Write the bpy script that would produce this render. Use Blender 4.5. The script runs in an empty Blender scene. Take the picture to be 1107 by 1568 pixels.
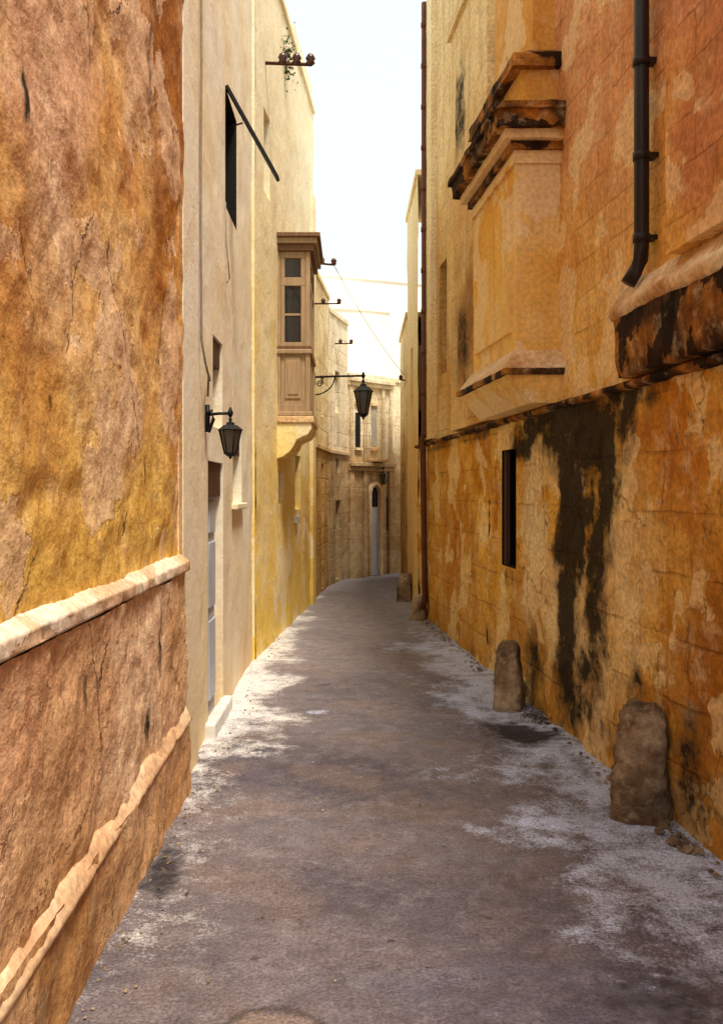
import bpy, math, random
from mathutils import Vector, noise
random.seed(7)
C=bpy.context; D=bpy.data
sc=C.scene
COL=sc.collection

# ---------------------------------------------------------------- helpers
class Nt:
    def __init__(s,name):
        s.m=D.materials.new(name); s.m.use_nodes=True; s.t=s.m.node_tree
        s.t.nodes.clear()
        s.out=s.n('ShaderNodeOutputMaterial'); s.b=s.n('ShaderNodeBsdfPrincipled')
        s.l(s.b.outputs[0],s.out.inputs[0])
    def n(s,typ,ins=None,**kw):
        nd=s.t.nodes.new(typ)
        for k,v in kw.items(): setattr(nd,k,v)
        if ins:
            for k,v in ins.items(): s.set(nd.inputs[k],v)
        return nd
    def set(s,inp,v):
        if isinstance(v,bpy.types.NodeSocket): s.l(v,inp)
        else: inp.default_value=v
    def l(s,a,b): s.t.links.new(a,b)
    def math(s,op,a,b=0.0,c=0.0,clamp=False):
        nd=s.n('ShaderNodeMath',{0:a,1:b,2:c},operation=op); nd.use_clamp=clamp
        return nd.outputs[0]
    def vmath(s,op,a,b=(0,0,0)):
        return s.n('ShaderNodeVectorMath',{0:a,1:b},operation=op).outputs[0]
    def mix(s,f,a,b,blend='MIX'):
        nd=s.n('ShaderNodeMix',data_type='RGBA',blend_type=blend)
        s.set(nd.inputs[0],f); s.set(nd.inputs[6],a); s.set(nd.inputs[7],b)
        return nd.outputs[2]
    def noise(s,vec,scale,detail=3,rough=.6,col=False,dist=0):
        nd=s.n('ShaderNodeTexNoise',{'Vector':vec,'Scale':scale,'Detail':detail,'Roughness':rough,'Distortion':dist})
        return nd.outputs[1] if col else nd.outputs[0]
    def mr(s,v,a,b,c=0.0,d=1.0):
        return s.n('ShaderNodeMapRange',{0:v,1:a,2:b,3:c,4:d},clamp=True).outputs[0]
    def scale(s,vec,sc_):
        return s.vmath('MULTIPLY',vec,sc_)
    def ramp(s,f,stops):
        nd=s.n('ShaderNodeValToRGB',{0:f}); cr=nd.color_ramp
        while len(cr.elements)<len(stops): cr.elements.new(.5)
        for e,(p,c) in zip(cr.elements,stops): e.position=p; e.color=c
        return nd.outputs[0]

MACRO={}
def sat(x): return 0.0 if x<0 else (1.0 if x>1 else x)
def mrp(v,a,b): return sat((v-a)/(b-a))
def lerp3(a,b,t): return (a[0]+(b[0]-a[0])*t,a[1]+(b[1]-a[1])*t,a[2]+(b[2]-a[2])*t)
def fr(x,y,z,o=4): return noise.fractal(Vector((x,y,z)),.9,2.1,o)
def rampv(t,cols):
    t=sat(t)*(len(cols)-1); i=min(int(t),len(cols)-2) if len(cols)>1 else 0
    return lerp3(cols[i],cols[min(i+1,len(cols)-1)],t-i)

def wallmat(name,cols,zgrad=(),streak=.35,streak_col=(.10,.05,.02,1),peel=None,brick=None,
            tints=(),black=(),bump=.5,bdist=.02,scale=1.0,rough=.93,pit=.0,grime=0.0,mott=.4,fgrain=.45,crack=0.0,satur=1.08):
    seed=len(MACRO)*7.3
    def macro(p):
        x,y,z=p
        c=rampv(.5+1.0*fr(x*.9*scale+seed,y*.9*scale,z*.9*scale),cols)
        zz=z+.5*fr(x*1.2,y*1.2+seed,z*1.2,3)
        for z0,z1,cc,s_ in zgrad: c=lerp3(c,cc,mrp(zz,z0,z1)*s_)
        if tints:
            dy=.5*fr(y*2.2,z*2.2,seed,5); dz=.5*fr(y*2.2,z*2.2,seed+5,5)
            for ty,tz,ry,rz,cc,s_ in tints:
                l=math.hypot((y-ty)/ry+dy,(z-tz)/rz+dz); c=lerp3(c,cc,mrp(l,1.1,.4)*s_)
        lm=.3*c[0]+.6*c[1]+.1*c[2]
        c=tuple(max(.004,min(.95,lm+(v-lm)*satur)) for v in c[:3])
        pl=.5+.8*fr(x*1.7*scale+3,y*1.7*scale+seed,z*1.7*scale,4)
        bk=0.0
        if black:
            dy=.42*fr(y*5,z*1.0,seed,5); dz=.35*fr(y*3.5,z*.9,seed+9,4)
            for ty,tz,ry,rz,s_ in black:
                l=math.hypot((y-ty)/ry+dy,(z-tz)/rz+dz); bk=max(bk,mrp(l,1.4,.45)*s_)
        if grime:
            g=mrp(z-.35*fr(x*2,y*2,z*2+seed,3),.42,-.15)*grime
            bk=max(bk,g*.62)
        return c,(sat(pl),bk,0,1)
    M=Nt(name); MACRO[name]=macro
    co=M.n('ShaderNodeTexCoord').outputs['Object']
    mc=M.n('ShaderNodeAttribute',attribute_name='mc').outputs['Color']
    ms=M.n('ShaderNodeAttribute',attribute_name='ms').outputs['Color']
    P,B,_=M.n('ShaderNodeSeparateColor',{0:ms}).outputs
    N1=M.noise(co,4.6*scale,5,.66,col=True)
    r,g,b=M.n('ShaderNodeSeparateColor',{0:N1}).outputs
    col=mc
    col=M.mix(M.mr(r,.44,.62,0,mott),col,M.mix(1.0,col,(.72,.54,.36,1),'MULTIPLY'))
    col=M.mix(M.mr(g,.52,.66,0,mott*.7),col,(.95,.82,.56,1))
    sn=M.noise(M.scale(co,(6,6,.6)),1.0,3,.7)
    col=M.mix(M.mr(sn,.50,.70,0,streak),col,streak_col)
    fn=M.noise(co,30,2,.6)
    hgt=M.math('MULTIPLY_ADD',r,2.2,M.math('MULTIPLY',fn,.25))
    if brick:
        bw,bh,mort,cstr,ax=brick
        X,Y,Z=M.n('ShaderNodeSeparateXYZ',{0:co}).outputs
        cv=M.n('ShaderNodeCombineXYZ',{0:(X if ax=='x' else Y),1:Z,2:0.0}).outputs[0]
        cv=M.vmath('ADD',cv,M.scale(N1,(.07,.05,0)))
        bt=M.n('ShaderNodeTexBrick',{'Vector':cv,'Color1':(1.0,.98,.95,1),'Color2':(.72,.62,.52,1),'Mortar':(.45,.36,.28,1),
             'Scale':1.0,'Mortar Size':mort,'Mortar Smooth':.7,'Bias':-.1,'Brick Width':bw,'Row Height':bh})
        fade=M.mr(P,.62,.40,cstr*.12,cstr)
        col=M.mix(fade,col,M.mix(1.0,col,bt.outputs[0],'MULTIPLY'))
        hgt=M.math('SUBTRACT',hgt,M.math('MULTIPLY',bt.outputs[1],fade))
    if peel:
        thr,pc,amt=peel
        pf=M.math('MULTIPLY_ADD',M.math('SUBTRACT',b,.5),.9,P)
        pm=M.mr(pf,thr,thr+.04,0,1)
        col=M.mix(M.math('MULTIPLY',pm,amt),col,pc)
        hgt=M.math('SUBTRACT',hgt,M.math('MULTIPLY',pm,.35))
    if pit>0:
        pk=M.mr(M.noise(M.scale(co,(1,1,.5)),11,2,.75),.64,.72,0,pit)
        col=M.mix(pk,col,(.14,.06,.025,1))
    if crack>0:
        vc=M.n('ShaderNodeTexVoronoi',{'Vector':M.vmath('ADD',M.scale(co,(1,1,.55)),M.scale(N1,(.16,.16,.16))),'Scale':1.0},feature='DISTANCE_TO_EDGE')
        ck=M.math('MULTIPLY',M.mr(vc.outputs['Distance'],.006,.002,0,1),M.mr(P,.46,.54,0,crack))
        col=M.mix(ck,col,(.06,.03,.015,1))
    if black or grime:
        bf=M.math('MULTIPLY_ADD',M.math('SUBTRACT',g,.5),1.9,B)
        bf=M.math('MULTIPLY_ADD',M.math('SUBTRACT',fn,.5),.6,bf)
        bm_=M.math('MULTIPLY',M.mr(bf,.24,.78,0,1),M.mr(B,0,.35,0,.96))
        col=M.mix(bm_,col,(.018,.015,.009,1))
    col=M.mix(fgrain,col,M.mix(1.0,col,M.ramp(fn,[(.3,(.45,.42,.4,1)),(.68,(1.4,1.4,1.4,1))]),'MULTIPLY'))
    M.l(col,M.b.inputs['Base Color'])
    M.b.inputs['Roughness'].default_value=rough
    M.b.inputs['Specular IOR Level'].default_value=.12
    M.l(M.n('ShaderNodeBump',{'Strength':bump,'Distance':bdist,'Height':hgt}).outputs[0],M.b.inputs['Normal'])
    return M.m

def simple(name,c,rough=.7,metal=0.0,var=.35,scale=14,bump=.2,spec=.3,stretch=(1,1,1)):
    M=Nt(name)
    co=M.scale(M.n('ShaderNodeTexCoord').outputs['Object'],stretch)
    n=M.noise(co,scale,4,.65)
    col=M.mix(M.mr(n,.4,.65,0,var),c,(c[0]*.35,c[1]*.32,c[2]*.3,1))
    col=M.mix(M.mr(n,.42,.30,0,var*.8),col,(min(1,c[0]*1.5+.02),min(1,c[1]*1.45+.015),min(1,c[2]*1.4+.01),1))
    M.l(col,M.b.inputs['Base Color'])
    M.b.inputs['Roughness'].default_value=rough; M.b.inputs['Metallic'].default_value=metal
    M.b.inputs['Specular IOR Level'].default_value=spec
    if bump>0:
        M.l(M.n('ShaderNodeBump',{'Strength':bump,'Distance':.006,'Height':n}).outputs[0],M.b.inputs['Normal'])
    return M.m

def attrs(me,mat):
    mf=MACRO.get(mat.name)
    if not mf: return
    A=me.color_attributes.new('mc','FLOAT_COLOR','POINT'); B=me.color_attributes.new('ms','FLOAT_COLOR','POINT')
    a=[];b=[]
    for v in me.vertices:
        c,s=mf(v.co); a.extend((c[0],c[1],c[2],1)); b.extend(s)
    A.data.foreach_set('color',a); B.data.foreach_set('color',b)

import bmesh
def empty(name):
    e=D.objects.new(name,None); COL.objects.link(e); e.empty_display_size=.2; return e
def mobj(name,verts,faces,mat,parent=None,smooth=False,bake=True):
    me=D.meshes.new(name); me.from_pydata([tuple(v) for v in verts],[],faces); me.update()
    bm=bmesh.new(); bm.from_mesh(me); bmesh.ops.recalc_face_normals(bm,faces=bm.faces); bm.to_mesh(me); bm.free()
    if smooth:
        for p in me.polygons: p.use_smooth=True
    me.materials.append(mat)
    if bake: attrs(me,mat)
    o=D.objects.new(name,me); COL.objects.link(o)
    if parent: o.parent=parent
    return o

def FA(s,d,z): return Vector((-1.0+d,s,z))
def FC(s,d,z): return Vector((-1.714+.076*s+d,s,z))
def FR(s,d,z): return Vector((2.13-.09*s-d,s,z))
def seg(p0,p1):
    p0=Vector(p0); p1=Vector(p1); t=(p1-p0).normalized(); n=Vector((t.y,-t.x))
    def f(s,d,z): 
        q=p0+t*s+n*d; return Vector((q.x,q.y,z))
    f.L=(p1-p0).length
    return f
def nz(p,fr_,o=0): return noise.fractal(Vector((p.x*fr_+o,p.y*fr_+o*.3,p.z*fr_)),1.0,2.1,4)

def wall(name,f,s0,s1,z0,z1,mat,parent,openings=(),res=.08,amp=.01,d=0.0,freq=1.6,seed=0,chips=0):
    S=set(); Zs=set()
    n=max(1,round((s1-s0)/res)); 
    for i in range(n+1): S.add(round(s0+(s1-s0)*i/n,4))
    m=max(1,round((z1-z0)/res))
    for i in range(m+1): Zs.add(round(z0+(z1-z0)*i/m,4))
    for a,b,c,e in openings:
        S|={round(a,4),round(b,4)}; Zs|={round(c,4),round(e,4)}
    S=sorted(S); Zs=sorted(Zs); V=[];Fc=[]
    for s in S:
        for z in Zs:
            k=1.0
            for a,b,c,e in openings:
                dx=max(a-s,0,s-b); dz=max(c-z,0,z-e); k=min(k,math.hypot(dx,dz)/.2)
            p=f(s,d,z)
            a_=amp*k*(nz(p,freq,seed)+.35*nz(p,freq*5,seed+9))
            if chips: a_-=chips*k*sat((nz(p,2.6,seed+40)-.28)*14)
            V.append(f(s,d+a_,z))
    nzs=len(Zs)
    for i in range(len(S)-1):
        for j in range(nzs-1):
            cs=(S[i]+S[i+1])/2; cz=(Zs[j]+Zs[j+1])/2
            if any(a<cs<b and c<cz<e for a,b,c,e in openings): continue
            Fc.append((i*nzs+j,(i+1)*nzs+j,(i+1)*nzs+j+1,i*nzs+j+1))
    return mobj(name,V,Fc,mat,parent,True)

def fbox(name,f,s0,s1,d0,d1,z0,z1,mat,parent,bev=0.0,res=None,amp=0.0):
    V=[f(s,d,z) for s in (s0,s1) for d in (d0,d1) for z in (z0,z1)]
    Fc=[(0,1,3,2),(4,6,7,5),(0,4,5,1),(2,3,7,6),(0,2,6,4),(1,5,7,3)]
    o=mobj(name,V,Fc,mat,parent,bake=not res)
    if res:
        bm=bmesh.new(); bm.from_mesh(o.data)
        for it in range(7):
            es=[e for e in bm.edges if e.calc_length()>res*1.6]
            if not es: break
            bmesh.ops.subdivide_edges(bm,edges=es,cuts=1,use_grid_fill=True)
        for v in bm.verts:
            p=v.co; k=Vector((nz(p,4,1),nz(p,4,7)*.5,nz(p,4,13)))
            k2=Vector((nz(p,14,1),0,nz(p,14,5)))*.5
            v.co=p+(k+k2)*amp
        bm.to_mesh(o.data); bm.free(); attrs(o.data,mat)
    if bev>0:
        b=o.modifiers.new('b','BEVEL'); b.width=bev; b.segments=2; b.limit_method='ANGLE'
    return o

def opening(name,f,o4,depth,matrev,matback,parent):
    a,b,c,e=o4
    V=[f(a,0,c),f(b,0,c),f(b,0,e),f(a,0,e),f(a,-depth,c),f(b,-depth,c),f(b,-depth,e),f(a,-depth,e)]
    mobj(name+'_reveal',V,[(0,1,5,4),(1,2,6,5),(2,3,7,6),(3,0,4,7)],matrev,parent)
    V=[f(a,-depth+.003,c),f(b,-depth+.003,c),f(b,-depth+.003,e),f(a,-depth+.003,e)]
    mobj(name+'_panel',V,[(0,1,2,3)],matback,parent)

def core(f,s0,s1,z1,mat,parent,depth=4,d=-.28):
    fbox('core_walls',f,s0,s1,d-depth,d,-.1,z1-.02,mat,parent)
    fbox('roof_edge',f,s0,s1,d-depth-.02,.035,z1,z1+.09,mat,parent,bev=.01)

def tube(name,pts,r,mat,parent=None,seg_=10,rs=None):
    pts=[Vector(p) for p in pts]; V=[];Fc=[]
    for i,p in enumerate(pts):
        t=((pts[min(i+1,len(pts)-1)]-pts[max(i-1,0)])).normalized()
        up=Vector((0,0,1)) if abs(t.z)<.9 else Vector((0,1,0))
        a=t.cross(up).normalized(); b=t.cross(a).normalized()
        rr=rs[i] if rs else r
        for k in range(seg_):
            an=2*math.pi*k/seg_; V.append(p+a*math.cos(an)*rr+b*math.sin(an)*rr)
    for i in range(len(pts)-1):
        for k in range(seg_):
            k2=(k+1)%seg_
            Fc.append((i*seg_+k,i*seg_+k2,(i+1)*seg_+k2,(i+1)*seg_+k))
    Fc.append(tuple(range(seg_))); Fc.append(tuple((len(pts)-1)*seg_+k for k in range(seg_)))
    return mobj(name,V,Fc,mat,parent,True)

def lathe(name,c,prof,mat,parent=None,n=6,rot=0,smooth=False):
    V=[];Fc=[]
    for r,z in prof:
        for k in range(n):
            an=2*math.pi*k/n+rot; V.append(Vector(c)+Vector((r*math.cos(an),r*math.sin(an),z)))
    for i in range(len(prof)-1):
        for k in range(n):
            k2=(k+1)%n; Fc.append((i*n+k,i*n+k2,(i+1)*n+k2,(i+1)*n+k))
    Fc.append(tuple(range(n))); Fc.append(tuple((len(prof)-1)*n+k for k in range(n)))
    return mobj(name,V,Fc,mat,parent,smooth)

# ---------------------------------------------------------------- materials
BLK=(.016,.011,.008,1)
m_A=wallmat('peeling_ochre_plaster',[(.62,.32,.12,1),(.78,.47,.18,1),(.86,.59,.28,1),(.80,.52,.28,1)],
  zgrad=[(2.3,1.5,(.93,.64,.18,1),.8),(2.9,4.2,(.64,.34,.16,1),.65)],streak=.38,streak_col=(.50,.20,.05,1),
  peel=(.64,(.86,.62,.42,1),.6),pit=.35,bump=.36,bdist=.026,mott=.34,fgrain=.4,crack=.8,
  tints=[(4.9,4.0,.7,1.5,(.34,.12,.022,1),.9),(5.1,2.6,.35,.9,(.62,.30,.06,1),.6),(3.0,3.5,.7,1.0,(.80,.54,.38,1),.85),(3.1,2.5,.4,.45,(.90,.68,.42,1),.6),
         (3.7,2.1,.7,.35,(.88,.65,.38,1),.6)],
  black=[(3.05,2.05,.025,.04,1),(4.45,1.85,.045,.10,.8),(2.8,2.95,.03,.10,.8),(4.55,3.9,.035,.35,.6)])
m_A2=wallmat('worn_pink_render',[(.62,.34,.19,1),(.80,.52,.33,1),(.86,.62,.43,1)],zgrad=[(.65,.25,(.50,.27,.11,1),.7)],streak=.4,streak_col=(.42,.19,.07,1),
  peel=(.58,(.72,.45,.24,1),.6),pit=.4,bump=.42,bdist=.028,grime=.5,mott=.35,crack=.8,
  tints=[(5.0,.9,.4,.4,(.56,.28,.11,1),.6),(3.0,.2,.8,.25,(.36,.19,.07,1),.6)],
  black=[(4.6,1.0,.022,.22,.8),(3.3,1.0,.05,.1,.6),(4.35,.62,.05,.12,.5)])
m_A3=wallmat('worn_ledge_stone',[(.80,.58,.40,1),(.88,.76,.62,1),(.92,.84,.74,1)],zgrad=[(1.2,.9,(.74,.50,.30,1),.8)],streak=.3,streak_col=(.6,.34,.18,1),bump=.3,peel=(.62,(.66,.40,.22,1),.7),scale=1.2,mott=.4)
m_B=wallmat('cream_limewash',[(.91,.82,.60,1),(.93,.88,.72,1),(.94,.91,.80,1)],
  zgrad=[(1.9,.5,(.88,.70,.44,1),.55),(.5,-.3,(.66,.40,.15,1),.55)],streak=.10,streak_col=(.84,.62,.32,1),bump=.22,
  peel=(.72,(.80,.64,.42,1),.4),grime=.3,mott=.12,fgrain=.15)
m_C=wallmat('yellow_limewash',[(.90,.76,.34,1),(.93,.82,.46,1),(.94,.86,.58,1)],
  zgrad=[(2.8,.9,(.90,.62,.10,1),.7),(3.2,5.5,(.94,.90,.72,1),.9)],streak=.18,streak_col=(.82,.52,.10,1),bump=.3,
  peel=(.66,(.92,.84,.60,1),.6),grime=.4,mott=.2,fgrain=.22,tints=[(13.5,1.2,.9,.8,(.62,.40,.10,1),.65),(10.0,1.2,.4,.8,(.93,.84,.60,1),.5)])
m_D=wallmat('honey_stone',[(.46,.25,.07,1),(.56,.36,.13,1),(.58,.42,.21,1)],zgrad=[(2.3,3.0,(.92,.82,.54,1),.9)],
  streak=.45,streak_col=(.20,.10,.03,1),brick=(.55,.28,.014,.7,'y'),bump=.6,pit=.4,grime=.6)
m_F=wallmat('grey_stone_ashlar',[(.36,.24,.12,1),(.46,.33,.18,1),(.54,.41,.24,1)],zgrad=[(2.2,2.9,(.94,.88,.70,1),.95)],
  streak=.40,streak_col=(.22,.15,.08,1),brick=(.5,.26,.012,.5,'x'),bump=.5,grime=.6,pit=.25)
m_G=wallmat('white_render',[(.93,.90,.82,1),(.94,.92,.87,1)],streak=.05,streak_col=(.8,.7,.5,1),bump=.12,mott=.06,fgrain=.08)
m_Rlow=wallmat('stained_orange_plaster',[(.58,.26,.045,1),(.76,.42,.085,1),(.84,.54,.16,1),(.72,.37,.07,1)],
  zgrad=[(1.0,.1,(.56,.32,.11,1),.55)],streak=.5,streak_col=(.34,.12,.025,1),peel=(.64,(.92,.70,.36,1),.6),
  brick=(.72,.33,.014,.42,'y'),pit=.6,bump=.65,bdist=.035,grime=.7,mott=.5,crack=.6,
  tints=[(7.45,1.55,.38,.8,(.95,.80,.50,1),.95),(5.6,1.2,.5,.8,(.90,.68,.34,1),.75),(6.1,.5,.6,.5,(.90,.70,.40,1),.6),
         (4.8,1.9,.7,.5,(.52,.19,.035,1),.75),(4.4,.9,.6,.8,(.38,.14,.03,1),.75),(8.9,.9,.8,.7,(.88,.56,.14,1),.5),
         (10.5,1.2,1.2,1.1,(.54,.26,.06,1),.55),(6.9,.8,.25,.5,(.92,.74,.42,1),.8)],
  black=[(6.3,2.22,1.05,.40,1),(7.3,2.28,.7,.17,.95),(6.50,1.6,.33,1.0,1),(6.62,.7,.24,.75,.95),(5.90,1.85,.30,.60,1),(6.00,1.1,.20,.75,.9),
         (6.25,1.6,.35,.8,.6),(6.3,.4,.5,.35,.6),(7.8,2.15,.35,.14,.9),(5.2,2.30,.5,.12,.6),(4.6,.3,.35,.35,.6),(7.4,.35,.3,.35,.6),(8.15,.95,.2,.1,.5),(5.3,.5,.2,.3,.5),
         (9.5,2.32,1.3,.08,.5),(11.5,2.3,1.2,.09,.5)])
m_Rup=wallmat('orange_stone_wall',[(.78,.42,.10,1),(.86,.53,.16,1),(.90,.62,.25,1)],
  zgrad=[(3.1,4.2,(.74,.38,.22,1),.8)],streak=.42,streak_col=(.58,.23,.06,1),brick=(.42,.24,.010,.5,'y'),
  pit=.3,bump=.42,bdist=.025,peel=(.64,(.92,.70,.40,1),.55),tints=[(4.0,3.8,.9,1.0,(.54,.22,.13,1),.75)])
m_Rpier=wallmat('ochre_pier_render',[(.84,.48,.12,1),(.89,.58,.19,1),(.91,.65,.30,1)],zgrad=[(3.9,4.7,(.60,.29,.08,1),.6)],
  streak=.35,streak_col=(.56,.22,.05,1),bump=.28,pit=.15,peel=(.66,(.92,.74,.48,1),.5),mott=.25,fgrain=.3)
m_Rmold=wallmat('blackened_cornice_stone',[(.04,.025,.018,1),(.16,.065,.02,1),(.54,.24,.06,1),(.08,.04,.02,1)],streak=.6,streak_col=BLK,bump=.9,bdist=.03,pit=.9,
  peel=(.55,BLK,.9),scale=2.2)
m_Rsill=wallmat('weathered_sill_stone',[(.56,.30,.12,1),(.84,.64,.40,1),(.90,.78,.58,1)],streak=.35,streak_col=(.25,.10,.04,1),bump=.5,scale=2)
m_Rmid=wallmat('honey_ashlar',[(.68,.38,.11,1),(.78,.53,.22,1),(.86,.67,.38,1)],zgrad=[(4.0,6.0,(.92,.80,.52,1),.75)],streak=.5,streak_col=(.42,.18,.04,1),
  brick=(.5,.28,.010,.5,'y'),bump=.45,pit=.3,mott=.3,
  tints=[(9.6,3.4,.9,1.0,(.34,.17,.06,1),.85)],black=[(10,5.9,.3,.6,.7),(9.8,3.3,.4,.5,.6)])
m_Rfar=wallmat('pale_ochre_render',[(.84,.58,.24,1),(.90,.70,.38,1)],zgrad=[(2.6,4.5,(.93,.86,.62,1),.8)],streak=.3,streak_col=(.6,.3,.07,1),bump=.3,grime=.3,mott=.2)
m_stone=wallmat('guard_stone',[(.13,.09,.06,1),(.30,.21,.13,1),(.54,.43,.29,1)],streak=.4,streak_col=BLK,bump=.8,bdist=.025,pit=.7,scale=3,grime=.6,satur=1)
m_wood=simple('faded_brown_wood',(.44,.31,.18,1),.65,var=.35,scale=6,stretch=(6,6,.7),bump=.25)
m_woodm=simple('brown_wood_moulding',(.22,.12,.06,1),.65,var=.4,scale=6,stretch=(6,6,.7),bump=.25)
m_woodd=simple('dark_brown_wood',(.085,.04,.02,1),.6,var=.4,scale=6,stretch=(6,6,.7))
m_door=simple('grey_blue_door_paint',(.50,.53,.60,1),.55,var=.2,scale=5,stretch=(4,4,.6))
m_shut=simple('grey_shutter_paint',(.46,.43,.36,1),.6,var=.3,scale=5)
m_iron=simple('black_iron',(.012,.012,.014,1),.5,metal=.3,var=.3,scale=30,bump=0)
m_rust=simple('rusted_iron',(.07,.025,.014,1),.8,var=.4,scale=30,bump=0)
m_pipe=simple('dark_drainpipe_paint',(.018,.011,.009,1),.45,var=.35,scale=8)
m_pipe2=simple('red_brown_drainpipe',(.14,.045,.02,1),.6,var=.35,scale=8)
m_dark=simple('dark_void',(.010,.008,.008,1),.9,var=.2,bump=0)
m_cable=simple('grey_cable',(.30,.26,.20,1),.7,bump=0)
m_cer=simple('brown_ceramic',(.07,.02,.018,1),.25,spec=.6,bump=0)
m_white=simple('whitewashed_step',(.74,.73,.69,1),.85,var=.3,scale=5)
def glassm(name,c,r=.06):
    M=Nt(name); M.b.inputs['Base Color'].default_value=c; M.b.inputs['Roughness'].default_value=r
    M.b.inputs['Specular IOR Level'].default_value=.8
    n=M.noise(M.n('ShaderNodeTexCoord').outputs['Object'],6,2,.5)
    M.l(M.n('ShaderNodeBump',{'Strength':.06,'Distance':.01,'Height':n}).outputs[0],M.b.inputs['Normal'])
    return M.m
m_glass=glassm('old_dark_glass',(.02,.022,.025,1))
m_lglass=glassm('lantern_glass',(.05,.045,.04,1),.15)
m_leaf=simple('leaf_green',(.055,.085,.02,1),.6,var=.5,scale=20,bump=0)
m_moss=simple('moss_green',(.05,.06,.015,1),.9,var=.6,scale=30,bump=0)

# ---------------------------------------------------------------- paving
PC=[(.105,.09,.11),(.15,.13,.145),(.195,.165,.175),(.175,.16,.185)]
def gmacro(p):
    x,y,z=p
    c=rampv(.5+fr(x*.8,y*.8,0,5),PC)
    c=lerp3(c,(.28,.20,.15),mrp(.5+.8*fr(x*2.1+4,y*2.1,3,4),.55,.85)*.3)
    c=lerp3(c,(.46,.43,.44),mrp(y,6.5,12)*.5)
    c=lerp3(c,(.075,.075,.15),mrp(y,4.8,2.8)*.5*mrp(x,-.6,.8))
    xr=x+.09*y; wob=.55*fr(x*1.5,y*1.5,8,4)
    r=mrp(xr+wob,1.10,1.95)*sat(mrp(abs(y-6.0),6,3)+.3)*.9
    l=mrp(x+wob*.6,-.45,-.88)*(.35+.65*mrp(y,4.8,7.0))
    dx=.5*fr(x*2.5,y*2.5,1,4); dy=.5*fr(x*2.5,y*2.5,6,4)
    dk=0
    for sx,sy,rx,ry,s_ in ((1.22,6.6,.32,.36,1),(1.45,5.9,.08,.5,.6),(1.05,3.1,.40,.40,.5),(.75,3.9,.3,.5,.3),(-.86,4.15,.12,.45,.8),
                        (-.3,8.2,.09,.06,.9),(1.5,7.4,.2,.5,.6)):
        q=math.hypot((x-sx)/rx+dx,(y-sy)/ry+dy); dk=max(dk,mrp(q,1.3,.4)*s_)
    for sx,sy,rx,ry,s_ in ((1.2,4.8,.5,.5,.9),(1.0,7.6,.25,.9,.95),(1.4,3.9,.4,.5,.8),(-.28,7.2,.08,.08,1)):
        q=math.hypot((x-sx)/rx+dx,(y-sy)/ry+dy); r=max(r,mrp(q,1.3,.3)*s_)
    return c,(r,dk,l,1)
M=Nt('worn_street_asphalt'); MACRO['worn_street_asphalt']=gmacro
co=M.n('ShaderNodeTexCoord').outputs['Object']
mc=M.n('ShaderNodeAttribute',attribute_name='mc').outputs['Color']
R_,K_,L_=M.n('ShaderNodeSeparateColor',{0:M.n('ShaderNodeAttribute',attribute_name='ms').outputs['Color']}).outputs
N1=M.noise(co,6.5,5,.74,col=True)
r,g,b=M.n('ShaderNodeSeparateColor',{0:N1}).outputs
fine=M.noise(co,75,3,.75)
fo=M.math('SUBTRACT',fine,.5)
col=M.mix(M.mr(r,.42,.60,0,.55),mc,M.mix(1.0,mc,(.62,.56,.55,1),'MULTIPLY'))
col=M.mix(M.mr(b,.52,.66,0,.3),col,(.34,.31,.34,1))
def mask(ch,attr,k,a,bb_,mx):
    v=M.math('MULTIPLY_ADD',M.math('SUBTRACT',ch,.5),k,attr)
    v=M.math('MULTIPLY_ADD',fo,.9,v)
    return M.math('MULTIPLY',M.mr(v,a,bb_,0,1),M.mr(attr,.0,.5,0,mx))
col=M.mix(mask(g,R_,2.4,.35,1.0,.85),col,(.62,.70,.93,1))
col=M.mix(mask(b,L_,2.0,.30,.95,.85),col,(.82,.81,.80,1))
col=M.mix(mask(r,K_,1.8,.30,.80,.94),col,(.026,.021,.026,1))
vo=M.n('ShaderNodeTexVoronoi',{'Vector':M.vmath('ADD',co,M.scale(N1,(.10,.10,0))),'Scale':4.3,'Randomness':1.0})
col=M.mix(M.mr(vo.outputs['Distance'],.085,.045,0,.75),col,(.05,.04,.038,1))
q=M.scale(M.vmath('SUBTRACT',M.vmath('ADD',co,M.scale(M.vmath('SUBTRACT',N1,(.5,.5,.5)),(.14,.14,0))),(-.27,2.90,0)),(5.4,5.4,0))
ln=M.n('ShaderNodeVectorMath',{0:q},operation='LENGTH').outputs['Value']
col=M.mix(M.mr(ln,.95,.75,0,.4),col,(.34,.25,.20,1))
col=M.mix(M.math('MULTIPLY',M.mr(ln,1.10,1.0,0,.6),M.mr(ln,.80,.95)),col,(.05,.035,.03,1))
col=M.mix(.65,col,M.mix(1.0,col,M.ramp(fine,[(.32,(.40,.38,.38,1)),(.5,(.97,.97,.97,1)),(.68,(1.7,1.68,1.66,1))]),'MULTIPLY'))
M.l(col,M.b.inputs['Base Color'])
M.b.inputs['Roughness'].default_value=.8; M.b.inputs['Specular IOR Level'].default_value=.3
h=M.math('MULTIPLY_ADD',r,3.2,M.math('MULTIPLY',fine,.6))
M.l(M.n('ShaderNodeBump',{'Strength':.8,'Distance':.02,'Height':h}).outputs[0],M.b.inputs['Normal'])
m_pave=M.m
xs=[-1.35+4.0*i/70 for i in range(71)]
ys=[-3+.25*i for i in range(19)]
y=1.5
while y<23: ys.append(y); y+=.045 if y<9 else .09
ys=sorted(set(round(v,4) for v in ys))
V=[];Fc=[]
for x in xs:
    for y in ys:
        p=Vector((x,y,0)); z=.014*nz(p,.9)+.008*nz(p,4.5,3)
        g_=(2.13-.09*y)-x
        z-=.025*math.exp(-((g_-.35)/.22)**2)
        V.append((x,y,z))
n_=len(ys)
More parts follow.
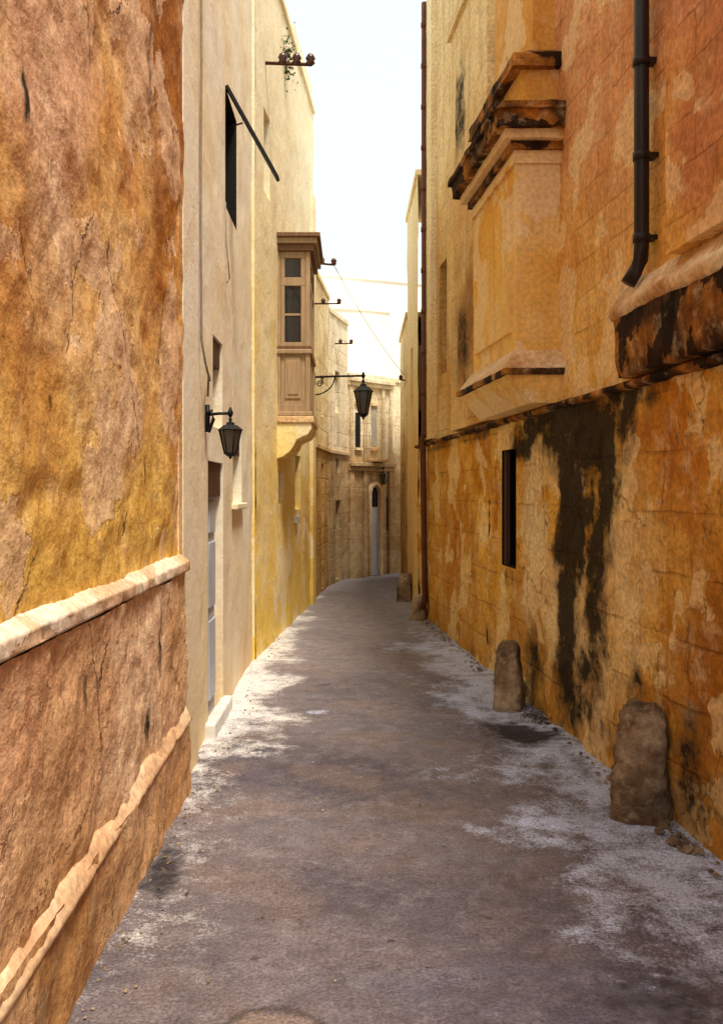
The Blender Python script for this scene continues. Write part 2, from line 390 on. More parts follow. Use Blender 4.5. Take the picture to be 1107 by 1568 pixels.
for i in range(len(xs)-1):
    for j in range(n_-1):
        a=i*n_+j; Fc.append((a,a+n_,a+n_+1,a+1))
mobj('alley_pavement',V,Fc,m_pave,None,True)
m_grd=simple('dusty_ground',(.34,.28,.22,1),.95,var=.3,scale=2)
mobj('ground',[(-300,-300,-.09),(300,-300,-.09),(300,300,-.09),(-300,300,-.09)],[(0,1,2,3)],m_grd)

# ---------------------------------------------------------------- left: ochre house (near)
hA=empty('ochre_plaster_house')
wall('upper_wall',FA,1.6,5.4,1.28,5.2,m_A,hA,res=.03,amp=.020,freq=1.8,chips=.008)
wall('upper_wall_top',FA,1.6,5.4,5.2,7.5,m_A,hA,res=.1,amp=.020,freq=1.8)
wall('upper_wall_rear',FA,-2,1.6,1.28,7.5,m_A,hA,res=.15,amp=.016)
wall('middle_wall',FA,1.2,5.33,.40,1.27,m_A2,hA,res=.03,amp=.020,d=.035,freq=2.2,chips=.010)
wall('lower_wall',FA,1.2,5.30,-.08,.40,m_A2,hA,res=.035,amp=.020,d=.060,freq=2.2,chips=.010)
wall('plinth_rear',FA,-2,1.2,-.08,1.27,m_A2,hA,res=.15,amp=.015,d=.04)
def ledge(name,f,s0,s1,prof,mat,parent,amp=.008,res=.04,zf=None,chip=0,smooth=True):
    n=int((s1-s0)/res); V=[];Fc=[]; m=len(prof)
    for i in range(n+1):
        s=s0+(s1-s0)*i/n
        for d,z in prof:
            zz=z+(zf(s) if zf else 0)
            p=f(s,d,zz); k=nz(p,2.0,2)*amp+nz(p,11,5)*amp*.6
            if chip:
                c=max(0,nz(Vector((0,s,z*4)),4.5,31)-.2)*chip
                k-=c*(d>.03)
            V.append(f(s,d+k,zz+k*.3))
    for i in range(n):
        for j in range(m-1):
            Fc.append((i*m+j,(i+1)*m+j,(i+1)*m+j+1,i*m+j+1))
    Fc.append(tuple(range(m))); Fc.append(tuple(n*m+j for j in range(m)))
    return mobj(name,V,Fc,mat,parent,smooth)
# flat weathered (sloping-top) bands
ledge('ledge',FA,-2,5.34,[(-.04,1.385),(.0,1.372),(.006,1.368),(.046,1.338),(.050,1.333),(.0505,1.325),(.0505,1.292),(.050,1.284),(.046,1.280),(.03,1.279),(-.03,1.278)],m_A3,hA,amp=.004,chip=.03)
ledge('skirting_ledge',FA,-2,5.31,[(.02,.505),(.036,.495),(.042,.488),(.066,.440),(.070,.43),(.069,.418),(.066,.410),(.05,.405)],m_A3,hA,amp=.004,zf=lambda s:(s-5.3)*.03,chip=.03)
fbox('corner_return',FA,5.30,5.395,-.3,-.004,-.08,7.5,m_A,hA,res=.15)
fbox('plinth_return',FA,5.22,5.30,-.3,.05,-.08,.38,m_A2,hA)
core(FA,-2,5.28,7.5,m_A,hA)

# ---------------------------------------------------------------- left: cream house
hB=empty('cream_house')
FB=lambda s,d,z: FA(s,d-.03,z)
opB=[(6.52,7.28,.02,1.96),(6.74,7.24,2.22,2.90),(7.87,8.5,1.63,2.30),(7.40,8.12,4.05,5.02)]
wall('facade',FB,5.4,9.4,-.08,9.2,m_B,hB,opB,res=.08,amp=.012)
core(FB,5.42,9.38,9.2,m_B,hB)
opening('door',FB,opB[0],.07,m_B,m_door,hB)
fbox('door_top_shade_board',FB,6.53,7.27,-.065,-.02,1.70,1.955,m_woodd,hB)  # dark board painting in the shadow at the top of the door recess
for k in range(2):
    a=6.56+k*.36
    for z0,z1 in ((.15,.75),(.85,1.35),(1.42,1.66)):
        fbox('door_panel',FB,a,a+.30,-.065,-.050,z0,z1,m_door,hB,bev=.006)
fbox('door_step',FB,6.42,7.36,-.02,.07,-.05,.10,m_white,hB,bev=.015,res=.05,amp=.006)
opening('window',FB,opB[1],.10,m_B,m_shut,hB)
fbox('window_transom',FB,6.75,7.23,-.095,-.07,2.55,2.59,m_shut,hB)
fbox('window_top_shade_board',FB,6.75,7.23,-.095,-.02,2.70,2.895,m_woodd,hB)  # dark strip standing in for shade under the window head
opening('window_small',FB,opB[2],.10,m_B,m_shut,hB)
fbox('window_top_shade_board',FB,7.88,8.49,-.095,-.02,2.06,2.295,m_woodd,hB)  # same dark strip, painted shade at the top of the small window
opening('window_upper',FB,opB[3],.2,m_dark,m_dark,hB)
V=[FB(7.40,.0,5.02),FB(7.52,.0,5.02),FB(7.52,.41,4.28),FB(7.40,.41,4.28)]
V+= [v+Vector((.022,0,.012)) for v in V]
mobj('propped_shutter',V,[(0,1,2,3),(4,5,6,7),(0,1,5,4),(1,2,6,5),(2,3,7,6),(3,0,4,7)],m_iron,hB)
tube('shutter_stay',[FB(7.5,0,4.72),FB(7.5,.13,4.76)],.007,m_iron,hB)
fbox('corner_pilaster',FB,5.41,5.95,-.05,.03,-.06,9.15,m_B,hB,bev=.01,res=.2)
fbox('sill',FB,7.82,8.55,-.02,.05,1.58,1.63,m_B,hB,bev=.008)
pts=[FB(6.1+.02*math.sin(z*3),.02,z) for z in [8.8,8,7,6,5,4.4,4.0,3.5,3.15,2.9,2.75]]
pts+=[FB(6.16,.04,2.6),FB(6.28,.05,2.5),FB(6.36,.03,2.56),FB(6.38,.02,2.4)]
tube('wall_cable',pts,.008,m_cable,None,6)
tube('wall_cable',[FB(7.3,.015,4.05),FB(7.33,.02,3.7),FB(7.36,.04,3.45),FB(7.28,.03,3.4)],.006,m_cable,None,6)

# ---------------------------------------------------------------- left: yellow house
hC=empty('yellow_house')
opC=[(10.9,11.25,1.58,1.98),(12.34,12.9,1.48,2.22),(13.3,13.75,3.5,4.4),(9.9,10.3,5.0,5.9)]
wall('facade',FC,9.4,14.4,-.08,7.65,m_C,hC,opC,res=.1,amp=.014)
core(FC,9.42,14.38,7.65,m_C,hC)
fbox('near_return',FC,9.37,9.405,-.3,-.002,-.08,7.6,m_C,hC,res=.2)
for i,o in enumerate(opC): opening('window',FC,o,.14,m_C,m_shut if i!=1 else m_woodd,hC)
fbox('end_wall',FC,14.3,14.395,-.3,-.004,-.08,7.6,m_C,hC,res=.2)
fbox('far_buttress',FC,14.0,14.35,-.02,.05,-.05,6.3,m_C,hC,bev=.02,res=.2)
fbox('parapet_block',FC,12.4,14.38,-.5,-.02,7.74,8.1,m_C,hC,bev=.02)
fbox('chimney',FC,10.4,10.9,-1.0,-.5,7.74,8.7,m_C,hC,bev=.02)
fbox('meter_box',FC,12.25,12.5,-.01,.05,1.30,1.40,m_white,hC,bev=.008)

bal=empty('enclosed_wooden_balcony')
X0,X1=-.93,-.503
def FBal(s,d,z): return Vector((X0+d,s,z))
W=X1-X0; Y0,Y1=10.84,12.0
def bb(n,s0,s1,d0,d1,z0,z1,m,bev=.006): return fbox(n,FBal,s0,s1,d0,d1,z0,z1,m,bal,bev=bev)
bb('roof_cornice_top',Y0-.10,Y1+.10,0,W+.12,4.73,4.78,m_woodm)
bb('roof_cornice_mid',Y0-.07,Y1+.07,0,W+.085,4.66,4.728,m_wood)
bb('roof_cornice_low',Y0-.035,Y1+.035,0,W+.045,4.58,4.658,m_woodm)
for s in (Y0,Y1-.05):
    for d in (.02,W-.055):
        bb('post',s,s+.05,d,d+.055,2.68,4.578,m_wood)
bb('post',(Y0+Y1)/2-.03,(Y0+Y1)/2+.03,W-.05,W-.002,2.68,4.578,m_wood)
for z0,z1 in ((4.50,4.577),(4.17,4.27),(3.42,3.50),(2.68,2.76)):
    bb('rail_near',Y0+.004,Y0+.046,.076,W-.057,z0,z1,m_wood,.004)
    bb('rail_front',Y0+.052,Y1-.052,W-.046,W-.006,z0,z1,m_wood,.004)
bb('jamb',Y0+.006,Y0+.044,.077,.125,3.502,4.168,m_wood,.004); bb('jamb',Y0+.006,Y0+.044,W-.11,W-.058,3.502,4.168,m_wood,.004)
bb('jamb',Y0+.006,Y0+.044,.077,.125,4.272,4.498,m_wood,.004); bb('jamb',Y0+.006,Y0+.044,W-.11,W-.058,4.272,4.498,m_wood,.004)
bb('glass_near',Y0+.025,Y0+.031,.126,W-.111,3.503,4.167,m_glass,0); bb('glass_top',Y0+.025,Y0+.031,.126,W-.111,4.273,4.497,m_glass,0)
bb('glazing_bar',Y0+.018,Y0+.036,.126,W-.111,3.82,3.845,m_wood,0)
bb('glass_front',Y0+.053,Y1-.053,W-.03,W-.024,3.503,4.167,m_glass,0); bb('glass_front_top',Y0+.053,Y1-.053,W-.03,W-.024,4.273,4.497,m_glass,0)
bb('interior_back',Y0+.1,Y1-.1,.03,.06,2.8,4.55,m_dark,0)
bb('panel_near',Y0+.02,Y0+.04,.078,W-.058,2.762,3.418,m_wood,0); bb('raised_panel',Y0+.008,Y0+.021,.125,W-.11,2.83,3.33,m_wood,.008)
bb('raised_panel_inner',Y0+.0,Y0+.009,.155,W-.14,2.88,3.28,m_wood,.004)
bb('panel_front',Y0+.053,Y1-.053,W-.03,W-.012,2.762,3.418,m_wood,0)
bb('waist_mould',Y0-.02,Y1+.02,0,W+.02,3.36,3.42,m_wood,.012)
bb('sill_mould',Y0-.012,Y1+.012,0,W+.014,3.425,3.46,m_woodm,.006)
bb('floor_mould',Y0-.03,Y1+.03,0,W+.03,2.62,2.678,m_wood,.012)
bb('floor_slab',Y0-.05,Y1+.05,0,W+.045,2.54,2.618,m_Rsill,.012)
for s in (Y0-.03,(Y0+Y1)/2-.13,Y1-.23):
    prof=[(0,2.539),(W+.02,2.539),(W+.02,2.47),(W-.03,2.40),(W-.10,2.37),(W-.16,2.34),(W-.19,2.27),(W-.24,2.20),(W-.32,2.14),(0,2.10)]
    V=[FBal(s,d,z) for d,z in prof]+[FBal(s+.26,d,z) for d,z in prof]; n=len(prof)
    Fc=[tuple(range(n)),tuple(range(n,2*n))]+[(i,(i+1)%n,(i+1)%n+n,i+n) for i in range(n)]
    o=mobj('corbel',V,Fc,m_C,bal); b=o.modifiers.new('b','BEVEL'); b.width=.01; b.segments=2; b.limit_method='ANGLE'

# ---------------------------------------------------------------- far left and end houses
def house(name,p0,p1,z1,mat,ops=(),panel=None,res=.12,amp=.012,depth=2.5):
    h=empty(name); f=seg(p0,p1); L=f.L
    wall('facade',f,0,L,-.08,z1,mat,h,ops,res=res,amp=amp)
    core(f,.02,L-.02,z1,mat,h,depth=depth)
    for i,o in enumerate(ops): opening('opening',f,o,.13,mat,(panel[i] if panel else m_dark),h)
    return h,f
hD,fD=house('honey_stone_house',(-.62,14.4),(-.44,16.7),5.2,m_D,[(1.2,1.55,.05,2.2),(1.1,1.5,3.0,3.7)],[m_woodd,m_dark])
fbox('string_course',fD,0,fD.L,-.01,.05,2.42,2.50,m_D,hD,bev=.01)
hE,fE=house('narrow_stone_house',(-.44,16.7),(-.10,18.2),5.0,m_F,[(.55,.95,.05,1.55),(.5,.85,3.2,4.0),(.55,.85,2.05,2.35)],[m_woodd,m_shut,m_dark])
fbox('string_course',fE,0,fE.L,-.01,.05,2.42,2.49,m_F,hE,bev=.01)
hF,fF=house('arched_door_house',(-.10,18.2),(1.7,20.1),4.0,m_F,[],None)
fbox('cornice',fF,0,1.35,-.02,.10,3.92,4.0,m_F,hF,bev=.01)
fbox('cornice_lower',fF,0,1.35,-.02,.06,3.84,3.918,m_F,hF,bev=.01)
fbox('mid_cornice',fF,.0,1.35,-.02,.12,2.22,2.30,m_F,hF,bev=.01)
fbox('mid_cornice_lower',fF,.0,1.35,-.02,.07,2.13,2.218,m_F,hF,bev=.01)
for s in (.02,.44,.98,1.22):
    fbox('pilaster',fF,s,s+.13,-.02,.05,-.05,2.128,m_F,hF,bev=.008,res=.15)
    fbox('upper_pilaster',fF,s+.02,s+.11,-.02,.035,2.302,3.838,m_F,hF,bev=.008)
def arch(name,f,s0,s1,z0,z1,d,mat,parent):
    r=(s1-s0)/2; c=(s0+s1)/2; pts=[(s0,z0),(s1,z0)]
    for k in range(13):
        a=math.pi*k/12; pts.append((c+r*math.cos(a),z1-r*1.6+r*1.6*math.sin(a)))
    mobj(name,[f(s,d,z) for s,z in pts],[tuple(range(len(pts)))],mat,parent)
def archframe(name,f,s0,s1,z0,z1,w,d0,d1,mat,parent):
    r=(s1-s0)/2; c=(s0+s1)/2; I=[];O=[]
    I.append((s1,z0));O.append((s1+w,z0))
    for k in range(13):
        a=math.pi*k/12; I.append((c+r*math.cos(a),z1-r*1.6+r*1.6*math.sin(a))); O.append((c+(r+w)*math.cos(a),z1-r*1.6+(r*1.6+w)*math.sin(a)))
    I.append((s0,z0));O.append((s0-w,z0)); n=len(I)
    V=[f(s,d1,z) for s,z in I]+[f(s,d1,z) for s,z in O]+[f(s,d0,z) for s,z in I]+[f(s,d0,z) for s,z in O]
    Fc=[]
    for i in range(n-1):
        Fc+= [(i,i+1,n+i+1,n+i),(i,i+1,2*n+i+1,2*n+i),(n+i,n+i+1,3*n+i+1,3*n+i)]
    mobj(name,V,Fc,mat,parent)
arch('door_leaf',fF,.64,.92,.0,1.85,.012,m_door,hF)
arch('fanlight',fF,.68,.88,1.40,1.80,.020,m_dark,hF)
archframe('door_surround',fF,.64,.92,.0,1.85,.06,-.01,.07,m_Rsill,hF)
fbox('window',fF,.22,.36,.004,.012,2.6,3.3,m_dark,hF); fbox('window',fF,.70,.86,.004,.012,2.65,3.45,m_shut,hF)
for a,b in ((.19,.39),(.67,.89)):
    fbox('window_sill',fF,a,b,-.01,.06,2.55,2.598,m_Rsill,hF); fbox('window_head',fF,a,b,-.01,.05,3.47,3.53,m_Rsill,hF)
fbox('window_low',fF,1.14,1.20,.004,.012,.9,1.6,m_dark,hF)
fbox('balcony_slab',fF,.60,1.0,-.01,.22,2.32,2.38,m_Rsill,hF,bev=.01)
hG,fG=house('white_house',(-2.6,22.5),(3.4,25.0),7.2,m_G,[(3.0,3.5,4.9,5.9)],[m_shut],res=.2)
hH,fH=house('pale_town_house',(-3.5,19.8),(.9,21.5),5.9,m_G,[(3.0,3.35,4.3,5.0)],[m_shut],res=.2)

# ---------------------------------------------------------------- right: stained wall & palace
hR=empty('orange_stone_palace')
opR=[(7.93,8.42,1.06,2.11)]
wall('lower_wall',FR,3.4,9.0,-.08,2.345,m_Rlow,hR,opR,res=.03,amp=.036,freq=1.9,chips=.012)
wall('lower_wall_far',FR,9.0,13.2,-.08,2.345,m_Rlow,hR,(),res=.07,amp=.036,freq=1.9)
wall('lower_wall_rear',FR,-2,3.4,-.08,2.345,m_Rlow,hR,(),res=.14,amp=.036,freq=1.9)
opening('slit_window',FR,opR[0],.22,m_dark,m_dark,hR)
fbox('slit_window_frame',FR,8.36,8.415,-.06,-.02,1.065,2.105,m_woodd,hR)
ledge('string_course',FR,-2,13.2,[(-.1,2.40),(.02,2.395),(.048,2.385),(.052,2.36),(.03,2.345),(-.1,2.335)],m_Rmold,hR,amp=.010)
wall('upper_wall',FR,-2,8.3,2.40,6.6,m_Rup,hR,(),res=.06,amp=.024,d=-.03,chips=.010)
wall('upper_wall_far',FR,8.3,12.45,2.40,8.5,m_Rmid,hR,[(11.2,11.7,3.2,4.6)],res=.1,amp=.014,d=-.03)
opening('upper_window',lambda s,d,z:FR(s,d-.03,z),(11.2,11.7,3.2,4.6),.15,m_Rmid,m_dark,hR)
core(FR,-2,8.3,6.6,m_Rup,hR)
core(FR,8.3,12.42,8.5,m_Rmid,hR)
fbox('near_pilaster',FR,-2,4.70,-.05,.10,2.96,6.55,m_Rup,hR,res=.12,amp=.006)
ledge('near_base_moulding',FR,-2,5.41,[(-.06,3.0),(.02,2.96),(.085,2.87),(.115,2.83),(.130,2.81),(.130,2.775),(.115,2.745),(-.06,2.73)],m_Rsill,hR,amp=.014,chip=.06)
ledge('near_base_block',FR,-2,5.39,[(-.06,2.75),(.11,2.745),(.11,2.68),(.105,2.6),(.10,2.5),(.085,2.41),(-.06,2.40)],m_Rmold,hR,amp=.018)
def pier(n,s0,s1,d1,z0,z1,m,res=.1,amp=.004): return fbox(n,FR,s0,s1,-.06,d1,z0,z1,m,hR,res=res,amp=amp)
def splay(n,s0,s1,d,z0,S0,S1,d2,z1,mat):
    V=[FR(s0,-.05,z0),FR(s1,-.05,z0),FR(s1,d,z0),FR(s0,d,z0),FR(S0,-.05,z1),FR(S1,-.05,z1),FR(S1,d2,z1),FR(S0,d2,z1)]
    return mobj(n,V,[(0,1,2,3),(4,5,6,7),(0,1,5,4),(1,2,6,5),(2,3,7,6),(3,0,4,7)],mat,hR)
V=[FR(6.76,-.05,2.395),FR(8.44,-.05,2.395),FR(8.44,.20,2.395),FR(6.76,.20,2.395),FR(6.76,-.05,2.602),FR(8.44,-.05,2.602),FR(8.44,.385,2.602),FR(6.76,.385,2.602)]
mobj('pier_base_corbel',V,[(0,1,2,3),(4,5,6,7),(0,1,5,4),(1,2,6,5),(2,3,7,6),(3,0,4,7)],m_Rpier,hR)
fbox('pier_base_lip',FR,6.74,8.46,-.06,.41,2.604,2.65,m_Rmold,hR,res=.08,amp=.006)
splay('pier_splay',6.75,8.45,.40,2.651,6.86,8.31,.30,2.80,m_Rsill)
pier('pier_shaft',6.87,8.30,.285,2.79,4.20,m_Rpier)
pier('pier_shaft_panel',6.98,8.18,.315,2.95,4.05,m_Rpier)
pier('pier_necking',6.85,8.32,.31,4.20,4.235,m_Rpier,.08)
pier('pier_capital_a',6.83,8.34,.335,4.30,4.36,m_Rmold,.08,.007)
pier('pier_capital_mid',6.86,8.31,.30,4.235,4.30,m_Rpier,.08)
pier('pier_capital_b',6.78,8.39,.39,4.36,4.43,m_Rpier,.08,.006)
pier('pier_cornice',6.72,8.45,.455,4.43,4.55,m_Rmold,.06,.012)
pier('pier_cornice_top',6.69,8.48,.485,4.55,4.60,m_Rmold,.06,.012)
splay('pier_cornice_roof',6.70,8.47,.48,4.60,6.90,8.27,.25,4.69,m_Rmold)
pier('attic_block',6.90,8.26,.24,4.68,4.92,m_Rpier,.08,.006)
pier('attic_cornice',6.83,8.33,.32,4.92,5.02,m_Rmold,.06,.014)
splay('attic_roof',6.84,8.32,.315,5.02,7.0,8.1,.14,5.12,m_Rmold)
pier('upper_pier',6.97,8.15,.13,5.10,7.2,m_Rpier,.12)
pier('far_pilaster',8.75,10.5,.06,2.42,6.9,m_Rmid,.12,.006)
pier('far_pilaster_cap',8.7,10.55,.10,6.9,7.05,m_Rmid,.1,.008)
pier('far_pilaster_b',11.9,12.44,.04,2.42,8.3,m_Rfar,.12,.006)
dp=empty('drainpipe')
tube('downpipe',[FR(5.13,.05,6.6),FR(5.13,.05,3.12),FR(5.13,.055,3.04),FR(5.14,.085,2.97),FR(5.145,.12,2.91)],.042,m_pipe,dp,14)
for z in (3.16,3.62,4.15,4.72,5.4,6.2):
    tube('collar',[FR(5.13,.05,z-.022),FR(5.13,.05,z+.022)],.049,m_pipe,dp,14)
    fbox('clamp',FR,5.09,5.17,-.03,.03,z-.012,z+.012,m_pipe,dp)
dp2=empty('drainpipe')
tube('downpipe',[FR(12.3,.06,8.3),FR(12.3,.06,2.50),FR(12.3,.10,2.42),FR(12.3,.08,2.30),FR(12.3,.05,.25),FR(12.3,.10,.15)],.040,m_pipe2,dp2,12)
for i in range(11):
    z=8.0-i*.55
    tube('collar',[FR(12.3,.06,z-.03),FR(12.3,.06,z+.03)],.048,m_pipe2,dp2,12)

hS,fS=house('ochre_corner_house',(.93,15.6),(.942,13.2),6.3,m_Rfar,[(.9,1.3,3.0,4.0)],[m_shut])
hT,fT=house('honey_corner_house',(.96,18.4),(.93,15.6),4.7,m_D,[(1.0,1.5,.05,2.1)],[m_woodd])
hU,fU=house('back_lane_house',(3.5,19.0),(.96,18.4),4.4,m_D)

# ---------------------------------------------------------------- guard stones
def guard(x,y,r,h,lean=(0,0),seed=0,flat=.9,rough=.14):
    n=28; prof=[(1.22,-.06),(1.20,.0),(1.14,.12),(1.06,.32),(1.0,.55),(.93,.74),(.84,.88),(.70,.96),(.44,.99),(.12,1.0)]
    V=[];Fc=[];pr=[]
    for i in range(len(prof)-1):
        for k in range(3):
            t=k/3; pr.append((prof[i][0]*(1-t)+prof[i+1][0]*t,prof[i][1]*(1-t)+prof[i+1][1]*t))
    pr.append(prof[-1])
    for rr,zz in pr:
        for k in range(n):
            a=2*math.pi*k/n
            sq=1/max(abs(math.cos(a+.4)),abs(math.sin(a+.4)))**.7
            p=Vector((math.cos(a)*rr*r*sq*flat,math.sin(a)*rr*r*sq,zz*h))
            q=p*4+Vector((seed*3.1,seed,0)); k1=noise.fractal(q,1,2.1,5)*rough*r+noise.fractal(q*3.5,.8,2,3)*.12*r
            rad=Vector((p.x,p.y,0)); rad=rad.normalized() if rad.length>1e-5 else Vector((0,0,1))
            p=p+rad*k1*1.3+Vector((0,0,k1*1.2*zz))
            V.append((x+p.x+lean[0]*zz,y+p.y+lean[1]*zz,p.z))
    for i in range(len(pr)-1):
        for k in range(n):
            k2=(k+1)%n; Fc.append((i*n+k,i*n+k2,(i+1)*n+k2,(i+1)*n+k))
    Fc.append(tuple((len(pr)-1)*n+k for k in range(n)))
    return mobj('guard_stone',V,Fc,m_stone,None,True)
guard(1.57,4.98,.148,.58,(.02,.05),8)
guard(1.27,7.45,.120,.50,(-.01,.05),2)
guard(.90,12.4,.10,.32,(.0,.05),5)
guard(.83,14.4,.12,.42,(.0,.03),4)
V=[];Fc=[]
def rock(c,r):
    b=len(V); n=6; ph=random.random()*6
    V.append((c[0],c[1],c[2]-r*.4))
    for zz,rr in ((-.1,.9),(.35,.7)):
        for k in range(n):
            a=2*math.pi*k/n+ph; j=random.uniform(.7,1.2)
            V.append((c[0]+math.cos(a)*rr*r*j,c[1]+math.sin(a)*rr*r*j*1.2,c[2]+zz*r*random.uniform(.7,1.2)))
    V.append((c[0],c[1],c[2]+r*.6))
    for k in range(n):
        k2=(k+1)%n
        Fc.extend([(b,b+1+k,b+1+k2),(b+1+k,b+1+k2,b+1+n+k2,b+1+n+k),(b+1+n+k,b+1+n+k2,b+1+2*n)])
for i in range(260):
    y=random.uniform(3.6,13) if i>80 else random.uniform(4.4,5.6)
    off=abs(random.gauss(0,.06))+.015
    r=random.uniform(.006,.02) if i>14 else random.uniform(.02,.05)
    rock((2.13-.09*y-off-r,y,.0),r)
for i in range(200):
    y=random.uniform(3,14); r=random.uniform(.004,.012)
    rock((-.92+abs(random.gauss(0,.08)),y,.004),r)
for i in range(240):
    rock((random.uniform(-.8,1.3),random.uniform(2.5,9),.004),random.uniform(.003,.008))
mobj('rubble',V,Fc,m_stone)

def leaves(name,c,spread,n,size,mat,droop=0,zmin=None):
    V=[];Fc=[]
    for i in range(n):
        p=Vector((c[0]+random.gauss(0,spread[0]),c[1]+random.gauss(0,spread[1]),c[2]+random.gauss(0,spread[2])))
        if zmin is not None: p.z=zmin+abs(p.z-zmin)
        d=Vector((random.gauss(0,1),random.gauss(0,1),random.gauss(.4-droop,1))).normalized()
        s=d.cross(Vector((random.gauss(0,1),random.gauss(0,1),random.gauss(0,1)))).normalized()
        L=size*random.uniform(.6,1.4); b=len(V)
        V+= [p,p+d*L*.5+s*L*.25,p+d*L,p+d*L*.5-s*L*.25]; Fc.append((b,b+1,b+2,b+3))
    return mobj(name,V,Fc,mat)
leaves('moss_clump',(1.40,7.0,.0),(.05,.12,.015),500,.014,m_moss,zmin=.0)
leaves('caper_plant',(-.84,11.4,7.15),(.06,.10,.16),300,.05,m_leaf,.4)
tube('caper_plant_stem',[(-.98,11.4,7.3),(-.9,11.4,7.32),(-.86,11.4,7.2),(-.84,11.4,7.05)],.008,m_woodd)

# ---------------------------------------------------------------- lanterns
def lantern(c,w,h,arm_from,arm_to,scroll=True):
    e=empty('wall_lantern'); x,y,zt=c
    r=w/2; zb=zt-h
    Hr=h*.26; body_t=zt-Hr; body_b=zb+h*.14
    lathe('roof',(x,y,0),[(r*1.12,body_t),(r*1.16,body_t+h*.02),(r*.62,body_t+h*.14),(r*.40,body_t+h*.15),(r*.36,body_t+h*.20),(r*.12,zt-h*.02),(r*.10,zt)],m_iron,e,6)
    lathe('glass',(x,y,0),[(r*.50,body_b),(r*.96,body_t-.001)],m_lglass,e,6)
    for k in range(6):
        a=2*math.pi*k/6; ca,sa=math.cos(a),math.sin(a)
        tube('bar',[(x+ca*r*.52,y+sa*r*.52,body_b),(x+ca*r*1.0,y+sa*r*1.0,body_t)],w*.035,m_iron,e,5)
    lathe('rim',(x,y,0),[(r*.56,body_b-h*.02),(r*.60,body_b+h*.02),(r*.52,body_b+h*.03)],m_iron,e,6)
    lathe('finial',(x,y,0),[(r*.50,body_b-h*.02),(r*.30,body_b-h*.06),(r*.12,body_b-h*.09),(r*.16,body_b-h*.11),(r*.03,zb)],m_iron,e,8)
    lathe('crown',(x,y,0),[(r*.1,zt-h*.01),(r*.2,zt+h*.03),(r*.05,zt+h*.08)],m_iron,e,8)
    a=Vector(arm_from); b=Vector(arm_to); t=w*.05+.003
    tube('arm',[a,(a+b)/2+Vector((0,0,.004)),b],t,m_iron,e,8)
    tube('hanger',[b,(x,y,zt)],t*.8,m_iron,e,6)
    lathe('arm_end',(b.x,b.y,b.z),[(t*1.2,-t*2),(t*2,0),(t*.6,t*4)],m_iron,e,8,smooth=True)
    if scroll:
        L=(b-a).length; dr=(b-a).normalized(); pts=[]
        for k in range(26):
            ang=math.pi*.5*k/25
            pts.append(a+dr*L*.42*math.sin(ang)+Vector((0,0,-L*.36*math.cos(ang))))
        tube('scroll',pts,t*.7,m_iron,e,6)
        pts=[]
        for k in range(30):
            th=k/29*math.pi*3; rr=L*.07*(1-k/34)
            pts.append(a+dr*(L*.12+rr*math.cos(th))+Vector((0,0,-L*.14+rr*math.sin(th))))
        tube('scroll_curl',pts,t*.55,m_iron,e,6)
    tube('wall_plate',[a+Vector((0,0,.07)),a-Vector((0,0,.12))],t*1.6,m_iron,e,6)
    return e
e=lantern((-.855,6.4,2.235),.155,.27,(-1.015,6.4,2.275),(-.855,6.4,2.285),False)
tube('conduit',[(-1.02,6.4,2.28),(-.98,6.36,2.30),(-.965,6.35,2.24),(-1.0,6.36,2.15)],.012,m_iron,e)
lantern((.165,14.2,3.42),.27,.58,(-.60,14.2,3.50),(.165,14.2,3.52),True)
lantern((.62,18.3,2.12),.16,.28,(.45,18.9,2.16),(.62,18.35,2.18),False)

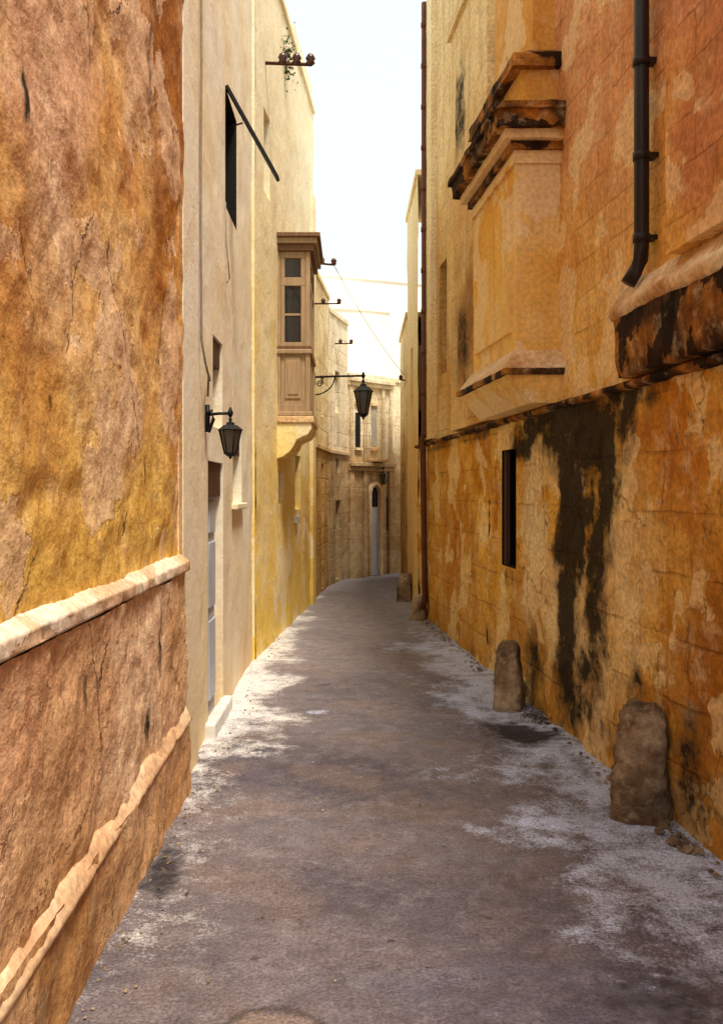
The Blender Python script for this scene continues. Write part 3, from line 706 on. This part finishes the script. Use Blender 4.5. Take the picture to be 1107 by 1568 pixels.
def insul(p0,p1,n,ks=.05):
    e=empty('insulator_bracket'); a=Vector(p0); b=Vector(p1)
    tube('bar',[a,b],ks*.26,m_rust,e,6)
    for i in range(n):
        p=a+(b-a)*(.45+.53*i/max(1,n-1)) if n>1 else b
        lathe('insulator',p,[(ks*.25,-ks*.2),(ks*.75,ks*.2),(ks*.55,ks*.6),(ks*.8,ks*.9),(ks*.5,ks*1.5),(ks*.2,ks*1.7)],m_cer,e,10,smooth=True)
    return e
insul((-1.02,10,6.42),(-.45,10,6.40),3,.07)
insul((-.66,14.1,4.62),(-.2,14.1,4.62),2,.05)
insul((-.62,13.9,5.2),(-.28,13.9,5.17),2,.06)
insul((-.4,17.2,4.5),(-.02,17.2,4.5),2,.05)
insul((.95,16.3,3.7),(.85,16.2,3.7),1,.05)
def wire(a,b,sag,r=.006,name='overhead_wire'):
    a=Vector(a);b=Vector(b)
    tube(name,[a+(b-a)*t/14-Vector((0,0,sag*4*(t/14)*(1-t/14))) for t in range(15)],r,m_cable,None,5)
wire((-.3,13.9,5.2),(.96,16.3,3.75),.12,.005)

# ---------------------------------------------------------------- light
w=D.worlds.new('World'); sc.world=w; w.use_nodes=True
nt=w.node_tree; bg=nt.nodes['Background']
sky=nt.nodes.new('ShaderNodeTexSky'); sky.sky_type='NISHITA'; sky.sun_disc=False
sd=Vector((.20,-.36,.90)).normalized()
el=math.asin(sd.z); az=math.atan2(sd.x,sd.y)
sky.sun_elevation=el; sky.sun_rotation=az; sky.air_density=1.0; sky.dust_density=4; sky.ozone_density=1.0
hz=nt.nodes.new('ShaderNodeMix'); hz.data_type='RGBA'; hz.inputs[0].default_value=.8
nt.links.new(sky.outputs[0],hz.inputs[6]); hz.inputs[7].default_value=(7.7,8.1,7.9,1)   # thin bright haze
nt.links.new(hz.outputs[2],bg.inputs[0]); bg.inputs[1].default_value=.15
sl=D.lights.new('sun','SUN'); sl.energy=4.8; sl.angle=math.radians(14); sl.color=(1,.88,.72)
so=D.objects.new('sun',sl); COL.objects.link(so); so.rotation_euler=sd.to_track_quat('Z','Y').to_euler()

cam=D.cameras.new('camera'); co=D.objects.new('camera',cam); COL.objects.link(co)
cam.sensor_fit='VERTICAL'; cam.sensor_height=36; cam.sensor_width=36; cam.lens=36*1400/1568
cam.shift_x=13.5/1568; cam.shift_y=-34/1568
co.location=(0,0,1.75); co.rotation_euler=(math.radians(90),0,0)
cam.clip_start=.05; cam.clip_end=1000
sc.camera=co
sc.view_settings.view_transform='Standard'; sc.view_settings.look='None'; sc.view_settings.exposure=0
